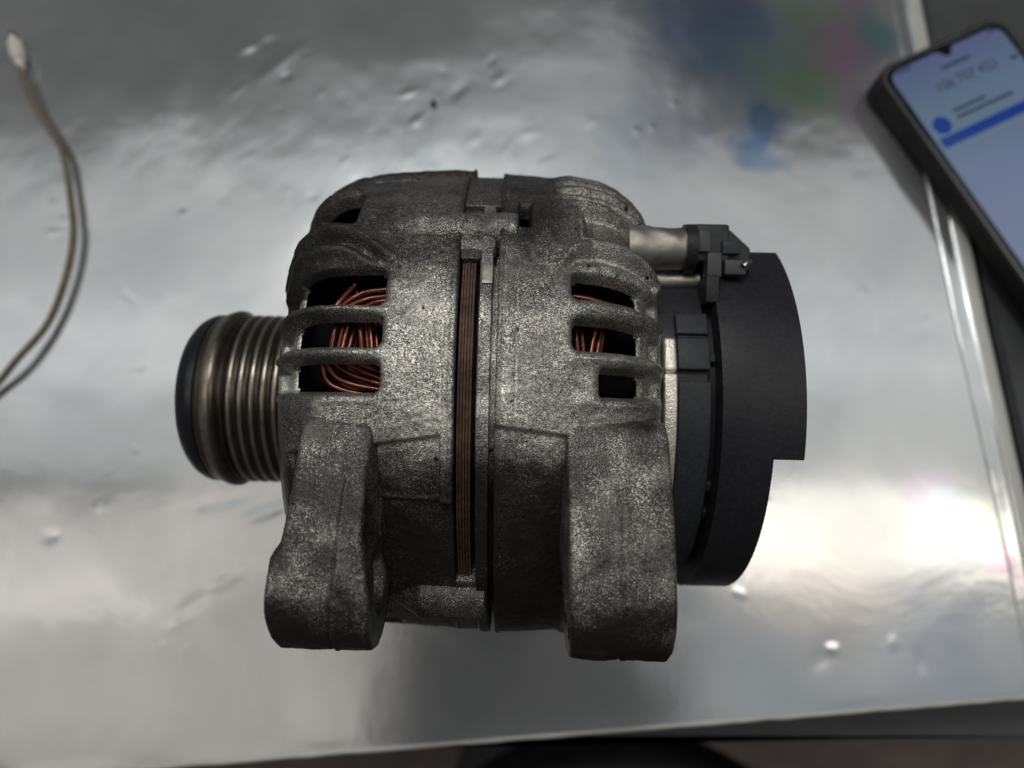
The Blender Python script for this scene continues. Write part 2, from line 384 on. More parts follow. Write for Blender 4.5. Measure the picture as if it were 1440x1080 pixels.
# ---- rear housing (right)
RE = [(-3.5, 71), (4, 70.7), (14, 70.1), (20, 69.1), (24, 68.2), (28, 66.4), (32, 63.5), (34, 61.5), (36, 58), (37.2, 54), (37.6, 48), (37.7, 20)]
def h_re(x, b, s):
    hole = np.zeros_like(x); h = np.zeros_like(x)
    # s: x=14 -> 17.5, 20 -> 23.6, 30 -> 34.3, 36 -> 42.5
    slots = [(-26.8, -20.8, 17.4, 0.0), (-16.9, -10.3, 17.4, 0.0), (-7.1, -1.1, 23.8, 0), (-49, -36, 20.4, 0.1), (62, 70, 19, 0), (76, 84, 19, 0)]
    for p0, p1, s0, sl in slots:
        bb = b + (s-26)*sl
        far = p0 < -40
        if far:
            rec, sd2 = slot(s, bb, s0, 44.0, p0*DEG, p1*DEG, 1.4, 3.6, 2.6)
            h = np.minimum(h, -rec)
            dd, sd = slot(s, bb, s0+8, 37.0, (p1-5.0)*DEG, p1*DEG, 0.8, 5.4, 0.9)
        else:
            dd, sd = slot(s, bb, s0, 38.4, p0*DEG, p1*DEG, 1.7)
            rec, sd2 = slot(s, bb, s0, 46.5, p0*DEG, p1*DEG, 2.0, 2.8, 1.3)
            h = np.minimum(h, -rec)
        hole = np.maximum(hole, dd)
        h -= 0.5*np.exp(-(np.maximum(sd2, 0)/0.9)**2)*(sd2 > -0.5)
    for pts, amp, wd in (([(10.7, -23.5*DEG), (18, -32.2*DEG), (22.3, -34.7*DEG), (31, -34.3*DEG), (38.5, -33.0*DEG), (44, -31*DEG)], 1.9, 1.7),
                         ([(13.5, -25*DEG), (18.2, -30.0*DEG), (24, -31.3*DEG), (35, -31.3*DEG), (42, -30*DEG)], -1.7, 1.3),
                                                  ([(16, -49*DEG), (26, -49*DEG), (36, -48*DEG), (44, -45*DEG)], 1.3, 1.0)):
        d, t = poly_dist(s, b, pts)
        h += amp*np.exp(-(d/wd)**2)*sstep(0.0, 0.25, t)
    for pc, wd, am in ((-18.9, 1.8, 1.1), (-8.7, 1.8, 1.1), (-0.2, 1.3, 0.4)):
        h += am*np.exp(-((b-(pc*DEG))/wd)**2)*sstep(14, 24, s)*sstep(50, 44, s)
    h += 1.5*np.cos(2*np.pi*(b/DEG+66)/5.0)*sstep(-71, -69, b/DEG)*sstep(-50.5, -52, b/DEG)*sstep(11, 20, s)*sstep(50, 42, s)
    # small square boss in the upper recess
    h += 1.6*sstep(0.3, -0.5, rrect_sdf(s, b, 20.6, 24.4, -44*DEG, -36.2*DEG, 0.6))
    # dark notch beside the bolt boss
    hole = np.maximum(hole, 4.3*sstep(0.3, -0.5, rrect_sdf(s, b, 4.7, 7.6, -47*DEG, -38.5*DEG, 0.5)))
    # lower field between the ears
    h -= 1.2*sstep(-0.5, 0.5, b - (5.0*DEG + (s-7)*0.12))*sstep(19.5, 17.5, s)
    h -= 0.45*np.exp(-((b - (6.2*DEG + (s-18)*0.17))/0.25)**2)*(s > 17)*(s < 28.6)
    h += 0.3*np.exp(-((s-0.7)/0.5)**2)
    h -= 0.30*np.exp(-((s-4.6)/0.25)**2)*(b > -22*DEG)*(b < 2*DEG)*(vnoise(np.stack([x*0, b, x*0], -1), 4, 18) > -0.3)
    h = np.where(hole > 0.3, np.minimum(h, -hole), h)
    return h, hole
def g_re(x, b, P):  # grime, with shade painted in on the far flank and between the ears
    n = 0.5*vnoise(P, 9, 21) + 0.35*vnoise(P, 3, 22)
    g = 0.7*sstep(-34, -48, b + 6*n)*(0.25 + 0.75*sstep(17, 9, x + 3*n)) + 1.05*sstep(8, 22, b + 6*n)*(x < 15) + 0.15*n + 0.35*np.exp(-((x-5)**2/60 + (b+42)**2/140))
    g += 0.08 + 0.25*np.clip(-n*1.6, 0, 1)
    return np.clip(g, 0, 1.2)
re_ = housing('rear_housing', RE, h_re, g_re)

# ---- revolved parts
def revolve(name, prof, m, parent, n=160, u0=0, v0=0, attr=None, wob=0.0):
    prof = np.array(prof, float); a = np.linspace(0, 2*np.pi, n, endpoint=False)
    X = np.repeat(prof[:, :1], n, 1); Rr = np.repeat(prof[:, 1:2], n, 1)
    V = uv(X, u0 + Rr*np.cos(a), v0 + Rr*np.sin(a))
    if wob: V = V + (wob*vnoise(V, 2.2, 5))[..., None]*np.array([0.3, 0.7, 0.7])
    F = grid_faces(len(prof), n, True).tolist()
    if prof[-1, 0] > prof[0, 0]: F = [f[::-1] for f in F]
    at = None
    if attr is not None: at = {attr[0]: np.repeat(np.array(attr[1], float)[:, None], n, 1).reshape(-1)}
    o = mesh_np(name, V.reshape(-1, 3), F, m, parent, True, at)
    return sharp(o, 40)

lam = []
for k in range(5):                                     # stacked sheets seen in the gap
    xa = -12.4 + k*0.7
    lam += [(xa, 66.9), (xa+0.08, 67.4+0.12*(k*7 % 5)/2), (xa+0.52, 67.4+0.12*(k*7 % 5)/2), (xa+0.6, 66.9)]
core = revolve('stator_core', [(-13.2, 56)] + lam + [(-7.6, 56)], M['lam'], alt, 260)
col = revolve('stator_collar', [(-7.9, 60), (-7.9, 69.6), (-7.6, 69.9), (-5.0, 69.9), (-4.9, 69.6), (-4.8, 64.5), (-3.4, 64.4), (-3.4, 60)], M['cast'], alt, 260, wob=0.2)
a = col.data.attributes.new('grime_shade', 'FLOAT', 'POINT')
cc = np.array([v.co[:] for v in col.data.vertices])/MM
vv = cc[:, 1]*DV[0] + (cc[:, 2]-Z0)*DV[1]
a.data.foreach_set('value', np.clip(-0.2 + 1.1*sstep(6, 24, vv + 6*vnoise(cc, 6, 31)) + 0.3*vnoise(cc, 4, 32), -0.3, 1.2).astype(np.float32))  # collar darkens downwards: grime and painted shade
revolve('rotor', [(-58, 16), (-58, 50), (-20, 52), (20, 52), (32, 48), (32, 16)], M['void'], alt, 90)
revolve('shaft', [(-70, 0), (-70, 9), (40, 9), (40, 0)], M['bare'], alt, 48)

# ---- pulley
pp, worn_glint = [], []  # second list: wear and painted highlight along the profile
def add(x, r, w_): pp.append((x, r)); worn_glint.append(w_)
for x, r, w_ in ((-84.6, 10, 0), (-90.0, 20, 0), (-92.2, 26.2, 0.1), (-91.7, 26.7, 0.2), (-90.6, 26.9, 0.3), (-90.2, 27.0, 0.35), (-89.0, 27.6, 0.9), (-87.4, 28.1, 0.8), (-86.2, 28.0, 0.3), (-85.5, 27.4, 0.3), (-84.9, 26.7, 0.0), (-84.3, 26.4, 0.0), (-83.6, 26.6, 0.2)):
    add(x, r, w_)
for k in range(5):
    c = -81.6 + k*3.3
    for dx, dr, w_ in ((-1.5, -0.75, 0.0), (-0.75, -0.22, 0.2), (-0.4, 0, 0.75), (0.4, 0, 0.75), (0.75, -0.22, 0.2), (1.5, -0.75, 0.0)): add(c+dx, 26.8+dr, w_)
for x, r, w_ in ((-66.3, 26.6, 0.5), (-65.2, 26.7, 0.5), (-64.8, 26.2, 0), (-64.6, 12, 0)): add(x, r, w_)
pul = revolve('pulley', pp, M['pulley'], alt, 200, attr=('worn_glint', worn_glint))
revolve('pulley_cap', [(-99.6, 0.0), (-99.6, 19), (-99.2, 21.5), (-98.2, 23.6), (-96.6, 25.3), (-95, 26.2), (-94.0, 26.6), (-92.2, 26.7), (-91.9, 25.5), (-90.6, 20)], M['cap'], alt, 180)

# ---- ears, bosses
def hull(P):
    P = sorted(set(map(tuple, P)))
    def half(Q):
        o = []
        for p in Q:
            while len(o) > 1 and (o[-1][0]-o[-2][0])*(p[1]-o[-2][1])-(o[-1][1]-o[-2][1])*(p[0]-o[-2][0]) <= 0: o.pop()
            o.append(p)
        return o[:-1]
    return half(P)+half(P[::-1])
def ear(name, B, rb, rh, root, xl, xr, seams, parent, seed, grime_shade_amt, xside):
    a = np.linspace(0, 2*np.pi, 120, endpoint=False)
    H = np.array(hull([(B[0]+rb*math.cos(t), B[1]+rb*math.sin(t)) for t in a]+root))
    seg = np.linalg.norm(np.roll(H, -1, 0)-H, axis=1); S = np.concatenate([[0], np.cumsum(seg)])
    n = int(S[-1]/0.42); q = np.linspace(0, S[-1], n, endpoint=False); Hc = np.vstack([H, H[:1]])
    O = np.stack([np.interp(q, S, Hc[:, 0]), np.interp(q, S, Hc[:, 1])], -1)
    kk = 9; O = sum(np.roll(O, s_, 0) for s_ in range(-kk, kk+1))/(2*kk+1)
    D = O - np.array(B); RR = np.linalg.norm(D, axis=1); Dn = D/RR[:, None]
    rf = 1.5
    t = np.concatenate([np.linspace(0, rf, 9), np.linspace(0, 1, 50)[1:-1]*0+0, ]) [:9]
    rings = []                                          # (fraction or offset, inset, radial lerp to hole)
    def pos(v, f): lo = np.interp(v, *zip(*xl)); hi = np.interp(v, *zip(*xr)); return lo, hi
    rows, gr = [], []
    def row(kind, e, lerp):
        inset = rf-math.sqrt(max(0, rf*rf-(rf-min(e, rf))**2)) if kind != 'mid' else 0
        rad = (RR-inset)*(1-lerp) + rh*lerp
        P = np.array(B) + Dn*rad[:, None]; lo, hi = np.interp(P[:, 1], *zip(*xl)), np.interp(P[:, 1], *zip(*xr))
        if xside > 0: hi = hi + 2.4*np.clip((71.5-P[:, 0])/6, 0, 1)*sstep(5, 9, P[:, 1])*sstep(36, 31, P[:, 1])
        if xside < 0: lo = lo - 1.0*np.clip((71.5-P[:, 0])/6, 0, 1)*sstep(7, 11, P[:, 1])*sstep(44, 36, P[:, 1])
        if kind == 'L': x = lo+e
        elif kind == 'R': x = hi-e
        else: x = (lo+rf)+(hi-lo-2*rf)*e
        return x, P
    for l in np.linspace(1, 0, 16)[:-1]: rows.append(row('L', 0.0 if l < 0.97 else 0.4, l))
    for e in np.linspace(0, rf, 8)[:-1]: rows.append(row('L', e, 0))
    for f in np.linspace(0, 1, 40): rows.append(row('mid', f, 0))
    for e in np.linspace(rf, 0, 8)[1:]: rows.append(row('R', e, 0))
    for l in np.linspace(0, 1, 16)[1:]: rows.append(row('R', 0.0 if l < 0.97 else 0.4, l))
    X = np.array([r_[0] for r_ in rows]); P = np.array([r_[1] for r_ in rows])
    rad = P-np.array(B); rl = np.linalg.norm(rad, axis=2, keepdims=True); rad = rad/np.maximum(rl, 1e-6)
    Q = uv(X, P[..., 0], P[..., 1])
    d = 0.13*vnoise(Q, 1.1, seed) + 0.22*vnoise(Q, 3.6, seed+1) + 0.3*vnoise(Q, 11, seed+2)
    for x0, x1, v0, v1, dep in seams:
        xc = x0+(x1-x0)*np.clip((P[..., 1]-v0)/(v1-v0), 0, 1) + 0.25*vnoise(Q, 3, seed+5)
        d = d + dep*np.exp(-((X-xc)/0.3)**2)*(P[..., 1] > v0)*(P[..., 1] < v1)
        d = d - 0.5*dep*np.exp(-((X-xc-0.8)/0.5)**2)*(P[..., 1] > v0+8)*(P[..., 1] < v1)
    body = np.zeros(len(rows)); body[15:15+7+40+7] = 1
    dd = d*np.where(body[:, None] > 0, 1, 0)
    P = P + rad*dd[..., None]
    X = X + np.where(body[:, None] > 0, 0, 0.6*d)
    V = uv(X, P[..., 0], P[..., 1])
    g = np.clip(grime_shade_amt + 0.55*sstep(40, 54, P[..., 1] + 5*vnoise(Q, 6, seed+7)) + 0.35*vnoise(Q, 5, seed+8), 0, 1.2)  # grime plus shade painted under the barrel
    nrow = len(rows)
    F = grid_faces(nrow, n, True).tolist()
    F += [((nrow-1)*n+(j+1) % n, (nrow-1)*n+j, j, (j+1) % n) for j in range(n)]    # bore
    F = [f[::-1] for f in F]
    me = mesh_np(name, V.reshape(-1, 3), F, M['cast'], parent, True, {'grime_shade': g.reshape(-1)})
    bm = bmesh.new(); bm.from_mesh(me.data); bmesh.ops.recalc_face_normals(bm, faces=bm.faces); bm.to_mesh(me.data); bm.free()
    return me
ear('mounting_ear', (64, 43.2), 14, 6.2, [(69.2, 3.0), (55, 2), (40, 8), (38, 30), (46, 48)],
    [(3, -46.6), (8, -47.1), (23, -48.4), (31.5, -49.6), (34.5, -51.6), (46, -52.2), (58, -51.2)], [(3, -31.4), (11, -31.8), (30, -31.7), (36, -30.6), (41, -29.6), (60, -29.2)],
    [(-36.3, -38.6, 9, 58, -0.55)], de, 40, 0.68, 1)
ear('mounting_ear', (64, 44.2), 14, 6.2, [(69.6, 4.0), (55, 2), (40, 8), (38, 30), (46, 49)],
    [(4, 12.8), (25, 13.3), (45, 13.5), (60, 14.2)], [(4, 35.6), (25, 36.6), (50, 36.8), (60, 36.6)],
    [(24.4, 25.6, 8, 60, -0.4)], re_, 60, 0.58, -1)

def xrod(name, prof, u0, v0, m, parent, n=64, wob=0.15, grime_shade=None):
    o = revolve(name, prof, m, parent, n, u0, v0, wob=wob)
    if grime_shade is not None:
        a = o.data.attributes.new('grime_shade', 'FLOAT', 'POINT'); a.data.foreach_set('value', [grime_shade]*len(o.data.vertices))
    return o
def pol(phi, r): return r*math.cos(R(phi)), r*math.sin(R(phi))
def lin(a, b, n): return [(a[0]+(b[0]-a[0])*i/n, a[1]+(b[1]-a[1])*i/n) for i in range(n)]
PENDING = []
u_, v_ = pol(-39.5, 66.3)
xrod('bolt_boss', lin((-36, 1.0), (-24, 5.6), 12) + lin((-24, 5.6), (0.5, 5.9), 40) + [(0.5, 5.9), (0.9, 5.5), (0.95, 0.2)], u_, v_, M['cast'], de, 72, 0.3, 0.42)
u_, v_ = pol(-34.5, 66.6)
xrod('bolt_boss', lin((-20, 2.0), (-14, 3.4), 8) + lin((-14, 3.4), (-4.6, 3.4), 16) + [(-4.6, 3.4), (-4.3, 3.1), (-4.25, 0.2)], u_, v_, M['cast'], de, 60, 0.25, 0.35)
u_, v_ = pol(47, 67.6)
xrod('bolt_boss', lin((-30, 1.0), (-22, 6.0), 10) + lin((-22, 6.0), (-5.8, 6.4), 30) + [(-5.8, 6.4), (-5.4, 6.0), (-5.35, 0.2)], u_, v_, M['cast'], de, 72, 0.25, 0.75)
u_, v_ = pol(-72, 66.8)
xrod('bolt_boss', lin((-50, 0.6), (-40, 3.6), 10) + lin((-40, 3.6), (-28, 4.9), 14) + lin((-28, 4.9), (-11.9, 5.3), 30) + [(-11.9, 5.8), (-11.5, 5.4), (-11.45, 0.2)], u_, v_, M['cast'], de, 72, 0.25, 0.8)
for nm_, p0, p1, x0, x1, gv, par in (('stator_cover', -112, -46.5, -12.9, -3.3, 0.8, alt), ('stator_cover', -45.8, -30.2, -12.9, -7.8, 0.8, alt), ('stator_cover', 39.6, 112, -12.9, -7.8, 0.8, alt)):
    PENDING.append((nm_, p0, p1, x0, x1, gv, par))

# ---- windings behind the slots
def wires(name, paths, r, rad, m, parent, seg=7):
    V, F = [], []
    for k, path in enumerate(paths):
        path = np.array(path, float); n = len(path)
        t = np.linspace(0, n-1, 22); X = np.interp(t, range(n), path[:, 0]); Ph = np.interp(t, range(n), path[:, 1])
        for _ in range(3):
            X[1:-1] = (X[:-2]+2*X[1:-1]+X[2:])/4; Ph[1:-1] = (Ph[:-2]+2*Ph[1:-1]+Ph[2:])/4
        Pt = cyl(X, Ph, r + 0.5*np.sin(t*2+k)*0.6 - 0.9*(k % 2))
        T = np.gradient(Pt, axis=0); T /= np.linalg.norm(T, axis=1, keepdims=True)
        up = Pt - np.stack([Pt[:, 0], 0*X, 0*X+Z0], -1); up /= np.linalg.norm(up, axis=1, keepdims=True)
        A = np.cross(T, up); A /= np.linalg.norm(A, axis=1, keepdims=True); Bv = np.cross(A, T)
        b0 = len(V)
        for i in range(len(t)):
            for j in range(seg):
                g = 2*math.pi*j/seg; V.append(Pt[i]+rad*(math.cos(g)*A[i]+math.sin(g)*Bv[i]))
        F += [(b0+i*seg+j, b0+i*seg+(j+1) % seg, b0+(i+1)*seg+(j+1) % seg, b0+(i+1)*seg+j) for i in range(len(t)-1) for j in range(seg)]
    o = mesh_np(name, V, F, m, parent)
    return o
BUND = [
    [[(-40.9, -8.9), (-38.9, -8.0), (-35.5, -6.5), (-29.6, -4.4)], [(-42.9, -8.9), (-41.1, -7.3), (-38.0, -5.6), (-29.6, -3.3)], [(-44.3, -8.6), (-43.3, -6.7), (-41.2, -4.6), (-37.2, -3.2), (-29.6, -2.2)], [(-45.3, -8.3), (-44.8, -5.4), (-43.1, -3.2), (-38.9, -1.7), (-29.6, -1.0)], [(-38.9, -9.2), (-36.3, -8.1), (-33.0, -7.0), (-29.1, -6.0)]],
    [[(-42.2, -19.6), (-42.8, -15.8), (-43.6, -10.0)], [(-40.9, -19.6), (-41.4, -15.8), (-42.2, -10.0)], [(-39.5, -19.6), (-40.1, -15.8), (-40.9, -10.0)], [(-38.2, -19.6), (-38.7, -15.8), (-39.5, -10.0)]],
    [[(-37.2, -19.6), (-36.5, -15.4), (-35.7, -10.0)], [(-36.0, -19.6), (-35.3, -15.4), (-34.5, -10.0)], [(-34.8, -19.6), (-34.1, -15.4), (-33.3, -10.0)], [(-33.6, -19.6), (-33.0, -15.4), (-32.1, -10.0)]],
    [[(-43.9, -20.4), (-42.2, -23.3), (-40.2, -26.7), (-39.5, -28.1)], [(-42.2, -20.1), (-39.2, -23.2), (-35.5, -24.9), (-28.7, -25.6)], [(-42.9, -20.4), (-40.2, -23.9), (-36.8, -25.8), (-28.7, -26.7)], [(-40.6, -19.8), (-37.2, -22.1), (-33.8, -23.5), (-28.7, -24.2)]],
    [[(12.7, -26.0), (18.6, -24.9), (22.8, -23.9), (27.9, -21.8)], [(12.7, -26.7), (20.3, -25.3), (24.5, -23.9), (28.7, -22.1)], [(12.7, -24.2), (18.6, -23.3), (22.0, -22.3), (25.4, -21.1)]],
    [[(15.0, -19.6), (15.4, -15.4), (15.9, -9.7)], [(16.6, -19.6), (16.9, -15.4), (17.4, -9.7)], [(20.6, -19.6), (19.6, -15.4), (18.6, -9.7)], [(22.1, -19.6), (21.1, -15.4), (20.1, -9.7)]]]
for bnd in BUND:
    wires('copper_winding', bnd, 61.5, 0.8, M['copper'], alt)
    wires('copper_winding', [[(x+0.5, p+1.0) for x, p in w_] for w_ in bnd], 59.6, 0.8, M['copper'], alt)

# ---- rear end: slip-ring housing, plated ring, cover, connector
def curved_plate(name, x0, x1, p0, p1, r0, r1, m, parent, bev=0.5):
    n = max(6, int(abs(p1-p0)/1.5)); bm = bmesh.new(); ph = np.linspace(p0, p1, n)
    vs_ = [[bm.verts.new((cyl(x, p, r)*MM).tolist()) for (x, r) in ((x0, r0), (x0, r1), (x1, r1), (x1, r0))] for p in ph]
    for i in range(n-1):
        for j in range(4): bm.faces.new((vs_[i][j], vs_[i][(j+1) % 4], vs_[i+1][(j+1) % 4], vs_[i+1][j]))
    bm.faces.new(vs_[0]); bm.faces.new(vs_[-1][::-1])
    bmesh.ops.recalc_face_normals(bm, faces=bm.faces)
    ed = [e for e in bm.edges if len(e.link_faces) == 2 and e.calc_face_angle(0) > R(40)]
    bmesh.ops.bevel(bm, geom=ed, offset=bev*MM, segments=3, affect='EDGES', profile=0.5)
    return sharp(bm_obj(name, bm, m, parent), 60)
for nm_, p0, p1, x0, x1, gv, par in PENDING:
    o = curved_plate(nm_, x0, x1, p0, p1, 60, 70.1 if x1 > -5 else 69.2, M['cast'], par, 0.4)
    a = o.data.attributes.new('grime_shade', 'FLOAT', 'POINT'); a.data.foreach_set('value', [gv]*len(o.data.vertices))
revolve('slip_ring_housing', [(37, 20), (37, 49.5), (41.0, 50.3), (49.6, 50.3), (50.0, 48.5), (53, 48.5), (53, 20)], M['plastic'], alt, 160)
for p0, p1 in ((-27.8, -21.0), (-20.0, -10.4), (-7.2, 62)):
    curved_plate('housing_panel', 41.9, 50.2, p0, p1, 49, 52.4, M['plastic2'], alt, 0.5)
curved_plate('housing_panel', 42.2, 49.8, -20.7, -20.3, 49, 51.6, M['plastic2'], alt, 0.1)
for p in (-14.6, 24, 34):
    curved_plate('cover_clip', 50.6, 52.0, p-1.4, p+1.4, 47, 50.6, M['plastic2'], alt, 0.3)
curved_plate('bare_patch', -7.5, -4.8, -28.5, -23.6, 68.5, 70.2, M['bare'], alt, 0.2)
rg = curved_plate('plated_ring', 38.2, 41.6, -19.6, -9.35, 46, 53.2, M['ring'], alt, 1.0)
curved_plate('plated_ring', 38.2, 41.6, -9.2, 58, 46, 53.0, M['ring'], alt, 0.6)

def prism(outline, x0, x1):
    bm = bmesh.new()
    A = [bm.verts.new((uv(x0, u, v)*MM).tolist()) for u, v in outline]
    B = [bm.verts.new((uv(x1, u, v)*MM).tolist()) for u, v in outline]
    n = len(outline)
    for i in range(n): bm.faces.new((A[i], A[(i+1) % n], B[(i+1) % n], B[i]))
    bm.faces.new(A[::-1]); bm.faces.new(B)
    bmesh.ops.recalc_face_normals(bm, faces=bm.faces); return bm
ol = [pol(p, 55.0) for p in np.linspace(-53.4, 208, 110)]
ol = [(u + 0.0, v + 0.6) for u, v in ol]
cover = bm_obj('rear_cover', prism(ol, 52.2, 72.9), M['plastic'], alt)
cut = bm_obj('cutter', prism([(90, 12.6), (90, 90), (-90, 90), (-90, 12.6)], 65.3, 90), None, alt)
md = cover.modifiers.new('step', 'BOOLEAN'); md.operation = 'DIFFERENCE'; md.object = cut; md.solver = 'EXACT'
bv = cover.modifiers.new('round', 'BEVEL'); bv.width = 1.1*MM; bv.segments = 4; bv.limit_method = 'ANGLE'; bv.angle_limit = R(35)
bpy.context.view_layer.update()
dg = bpy.context.evaluated_depsgraph_get()
nm = bpy.data.meshes.new_from_object(cover.evaluated_get(dg)); cover.modifiers.clear(); cover.data = nm
bpy.data.objects.remove(cut)
nm.polygons.foreach_set('use_smooth', [True]*len(nm.polygons)); sharp(cover, 30)

def block(name, x0, x1, u0, u1, v0, v1, m, parent, bev=0.6, cham=None):
    bm = bmesh.new(); bmesh.ops.create_cube(bm, size=1)
    for vt in bm.verts:
        x, u, v = ((x0+x1)/2+vt.co.x*(x1-x0), (u0+u1)/2+vt.co.y*(u1-u0), (v0+v1)/2+vt.co.z*(v1-v0))
        if cham and vt.co.x > 0 and vt.co.z < 0: x -= cham
        vt.co = (uv(x, u, v)*MM).tolist()
    bmesh.ops.recalc_face_normals(bm, faces=bm.faces)
    bmesh.ops.bevel(bm, geom=list(bm.edges), offset=bev*MM, segments=3, affect='EDGES', profile=0.5)
    return sharp(bm_obj(name, bm, m, parent), 50)
stud = xrod('terminal_stud', [(30, 0.3), (30, 6.2)] + lin((30, 6.2), (45.6, 5.4), 16) + [(45.6, 5.4), (46.2, 4.9), (46.3, 0.3)], 40.5, -42.3, M['bare'], alt, 64, 0.3)
xrod('terminal_stud', [(34, 0.3), (34, 2.6)] + lin((34, 2.6), (50, 2.4), 10) + [(50, 2.4), (50.3, 0.2)], 37.5, -34.2, M['bare'], alt, 48, 0.25)
xrod('stud_collar', [(45.2, 0.3), (45.2, 6.5), (48.0, 6.6), (48.2, 0.3)], 40.2, -42.4, M['plastic'], alt, 48, 0.0)
con = block('connector', 47.6, 56.8, 26, 43.5, -48.6, -38.4, M['plastic2'], alt, 0.8)
block('connector_rib', 48.4, 51.6, 43, 44.6, -46.5, -40.8, M['grey_plastic'], con, 0.3)
block('connector_rib', 50.2, 54.0, 41, 46.4, -40.4, -33.8, M['grey_plastic'], con, 0.4)
bm = bmesh.new(); pv = [(55.6, -47.6), (57.2, -47.3), (62.6, -42.4), (62.6, -36.2), (55.6, -36.2)]
A = [bm.verts.new((uv(x, 24, v)*MM).tolist()) for x, v in pv]; B = [bm.verts.new((uv(x, 42.6, v)*MM).tolist()) for x, v in pv]
for i in range(5): bm.faces.new((A[i], A[(i+1) % 5], B[(i+1) % 5], B[i]))
bm.faces.new(A[::-1]); bm.faces.new(B); bmesh.ops.recalc_face_normals(bm, faces=bm.faces)
bmesh.ops.bevel(bm, geom=list(bm.edges), offset=0.6*MM, segments=3, affect='EDGES', profile=0.5)
sharp(bm_obj('connector_body', bm, M['plastic2'], con), 50)
block('connector_rib', 54.8, 60.4, 40, 46.2, -38.6, -34.6, M['grey_plastic'], con, 0.4)
block('connector_rib', 54.6, 59.4, 40, 44.4, -44.0, -40.4, M['plastic2'], con, 0.4)
block('connector_neck', 49.6, 53.2, 30, 47.6, -34.2, -27.0, M['plastic'], con, 0.5)
pin = wires('terminal_pin', [[(59.4, -38.2), (60.4, -39.2), (61.6, -40.0)]], 59.5, 0.75, M['pin'], con)

# ------------------------------------------------------------------ bench top (silver film), trim, apron
def xr_edge(y): return np.interp(y, [-130, -45.5, 32, 196, 700], [215, 211.7, 208, 202.5, 190])
def xi_edge(y): return xr_edge(y) - np.interp(y, [-130, -99, -18, 60, 171, 700], [13, 12.5, 13, 14, 14.5, 15])
def y_front(x): return -139.6 + 0.0735*x
us = np.unique(np.concatenate([np.linspace(-700, -260, 24), np.linspace(-260, 0, 236)]))
us = np.concatenate([us, np.linspace(0, 1, 190)[1:]*1000])           # beyond 0: fraction of the way to the trim
vsr = np.concatenate([np.linspace(0, 1, 290)*340, np.linspace(340, 760, 24)[1:]])
U, Vv = np.meshgrid(us, vsr, indexing='ij')
Y = Vv.copy(); X = np.where(U <= 0, U, U/1000*0)
for _ in range(3):
    Y = y_front(X) + Vv
    X = np.where(U <= 0, U, U/1000*xi_edge(Y))
P = np.stack([X, Y, X*0], -1)
up_l = sstep(-40, 120, Y - 0.25*X)
h = 0.24*vnoise(P, 34, 71) + 0.06*vnoise(P, 15, 72)*(0.4+up_l) + 0.012*vnoise(P, 6, 73)*(0.2+1.5*up_l)
DENTS = [(-208, 71, 4.2, 1.4, 0.35, 0.1), (-204, 77, 3.4, 1.4, 0.3, 0.2), (-196, 74, 3, 1.5, 0.3, 0.6), (-210, 85, 2.2, 1.4, 0.22, 0), (-188, -64, 2.5, 2.0, -0.45, 0), (-170, -52, 1.3, 1.3, 0.3, 0), (-158, -28, 1.3, 1.3, 0.25, 0),
         (125.6, -107.3, 2.6, 1.8, 0.75, 0.1), (122, -110, 7, 3.5, -0.35, 0.7), (58.6, 123.2, 1.4, 1.4, 0.4, 0), (66, 125, 1.1, 1.4, 0.3, 0), (77, 138, 1.3, 1.3, 0.3, 0), (-128, 169, 4.2, 2.0, 0.6, 0.5), (-118, 172, 4, 2.2, -0.4, 0.4), (-112, 160, 12, 3, 0.5, 0.75),
         (-127, -90, 6, 2.4, -0.4, 0.6), (-132, -98, 3.4, 1.6, 0.5, 0.5), (-116, -82, 6, 1.8, 0.45, 0.5), (-137, -106, 1.2, 1.2, 0.3, 0), (-127, -107, 1.2, 1.4, 0.3, 0), (-100, -54, 10, 2.2, 0.5, 0.35), (-120, -50, 9, 2, -0.4, 0.2),
         (91, -86, 1.8, 1.1, 0.4, -0.4), (105, -50, 1.6, 1.0, 0.3, 0), (-150, 80, 2, 1.6, 0.4, 0.3), (-170, 40, 4, 1.2, -0.3, -0.9), (-181, 22, 3.5, 1.0, -0.3, -0.7), (-160, 8, 4, 1, 0.2, 0.2), (150, -105, 2.5, 1.4, 0.3, 1.2), (160, -112, 2, 4, -0.25, 0)]
rng = random.Random(5)
for _ in range(30): DENTS.append((rng.uniform(-135, 40), rng.uniform(85, 165), rng.uniform(2.0, 6), rng.uniform(1.0, 2.6), rng.choice((-1, 1))*rng.uniform(0.1, 0.34), rng.uniform(0.3, 1.1)))
for _ in range(14): DENTS.append((rng.uniform(-220, 190), rng.uniform(-120, 180), rng.uniform(1.0, 2.2), rng.uniform(0.8, 1.6), rng.choice((-1, 1))*rng.uniform(0.1, 0.25), rng.uniform(0, 3)))
for x, y, sx, sy, am, ro in DENTS:
    dx, dy = X-x, Y-y; c, s_ = math.cos(ro), math.sin(ro)
    h += 0.55*am*np.exp(-((dx*c+dy*s_)/sx)**2 - ((-dx*s_+dy*c)/sy)**2)
h *= sstep(0, 6, Vv)
V = np.stack([X, Y, h - 0.35], -1)
bench = bpy.data.objects.new('workbench', None); C.objects.link(bench)
tag(bench, 'workbench covered with wrinkled silver reflective film under the alternator', 'workbench')
F = grid_faces(len(us), len(vsr))[:, ::-1]
top = mesh_np('bench_film', V.reshape(-1, 3), F.tolist(), M['table'], bench)
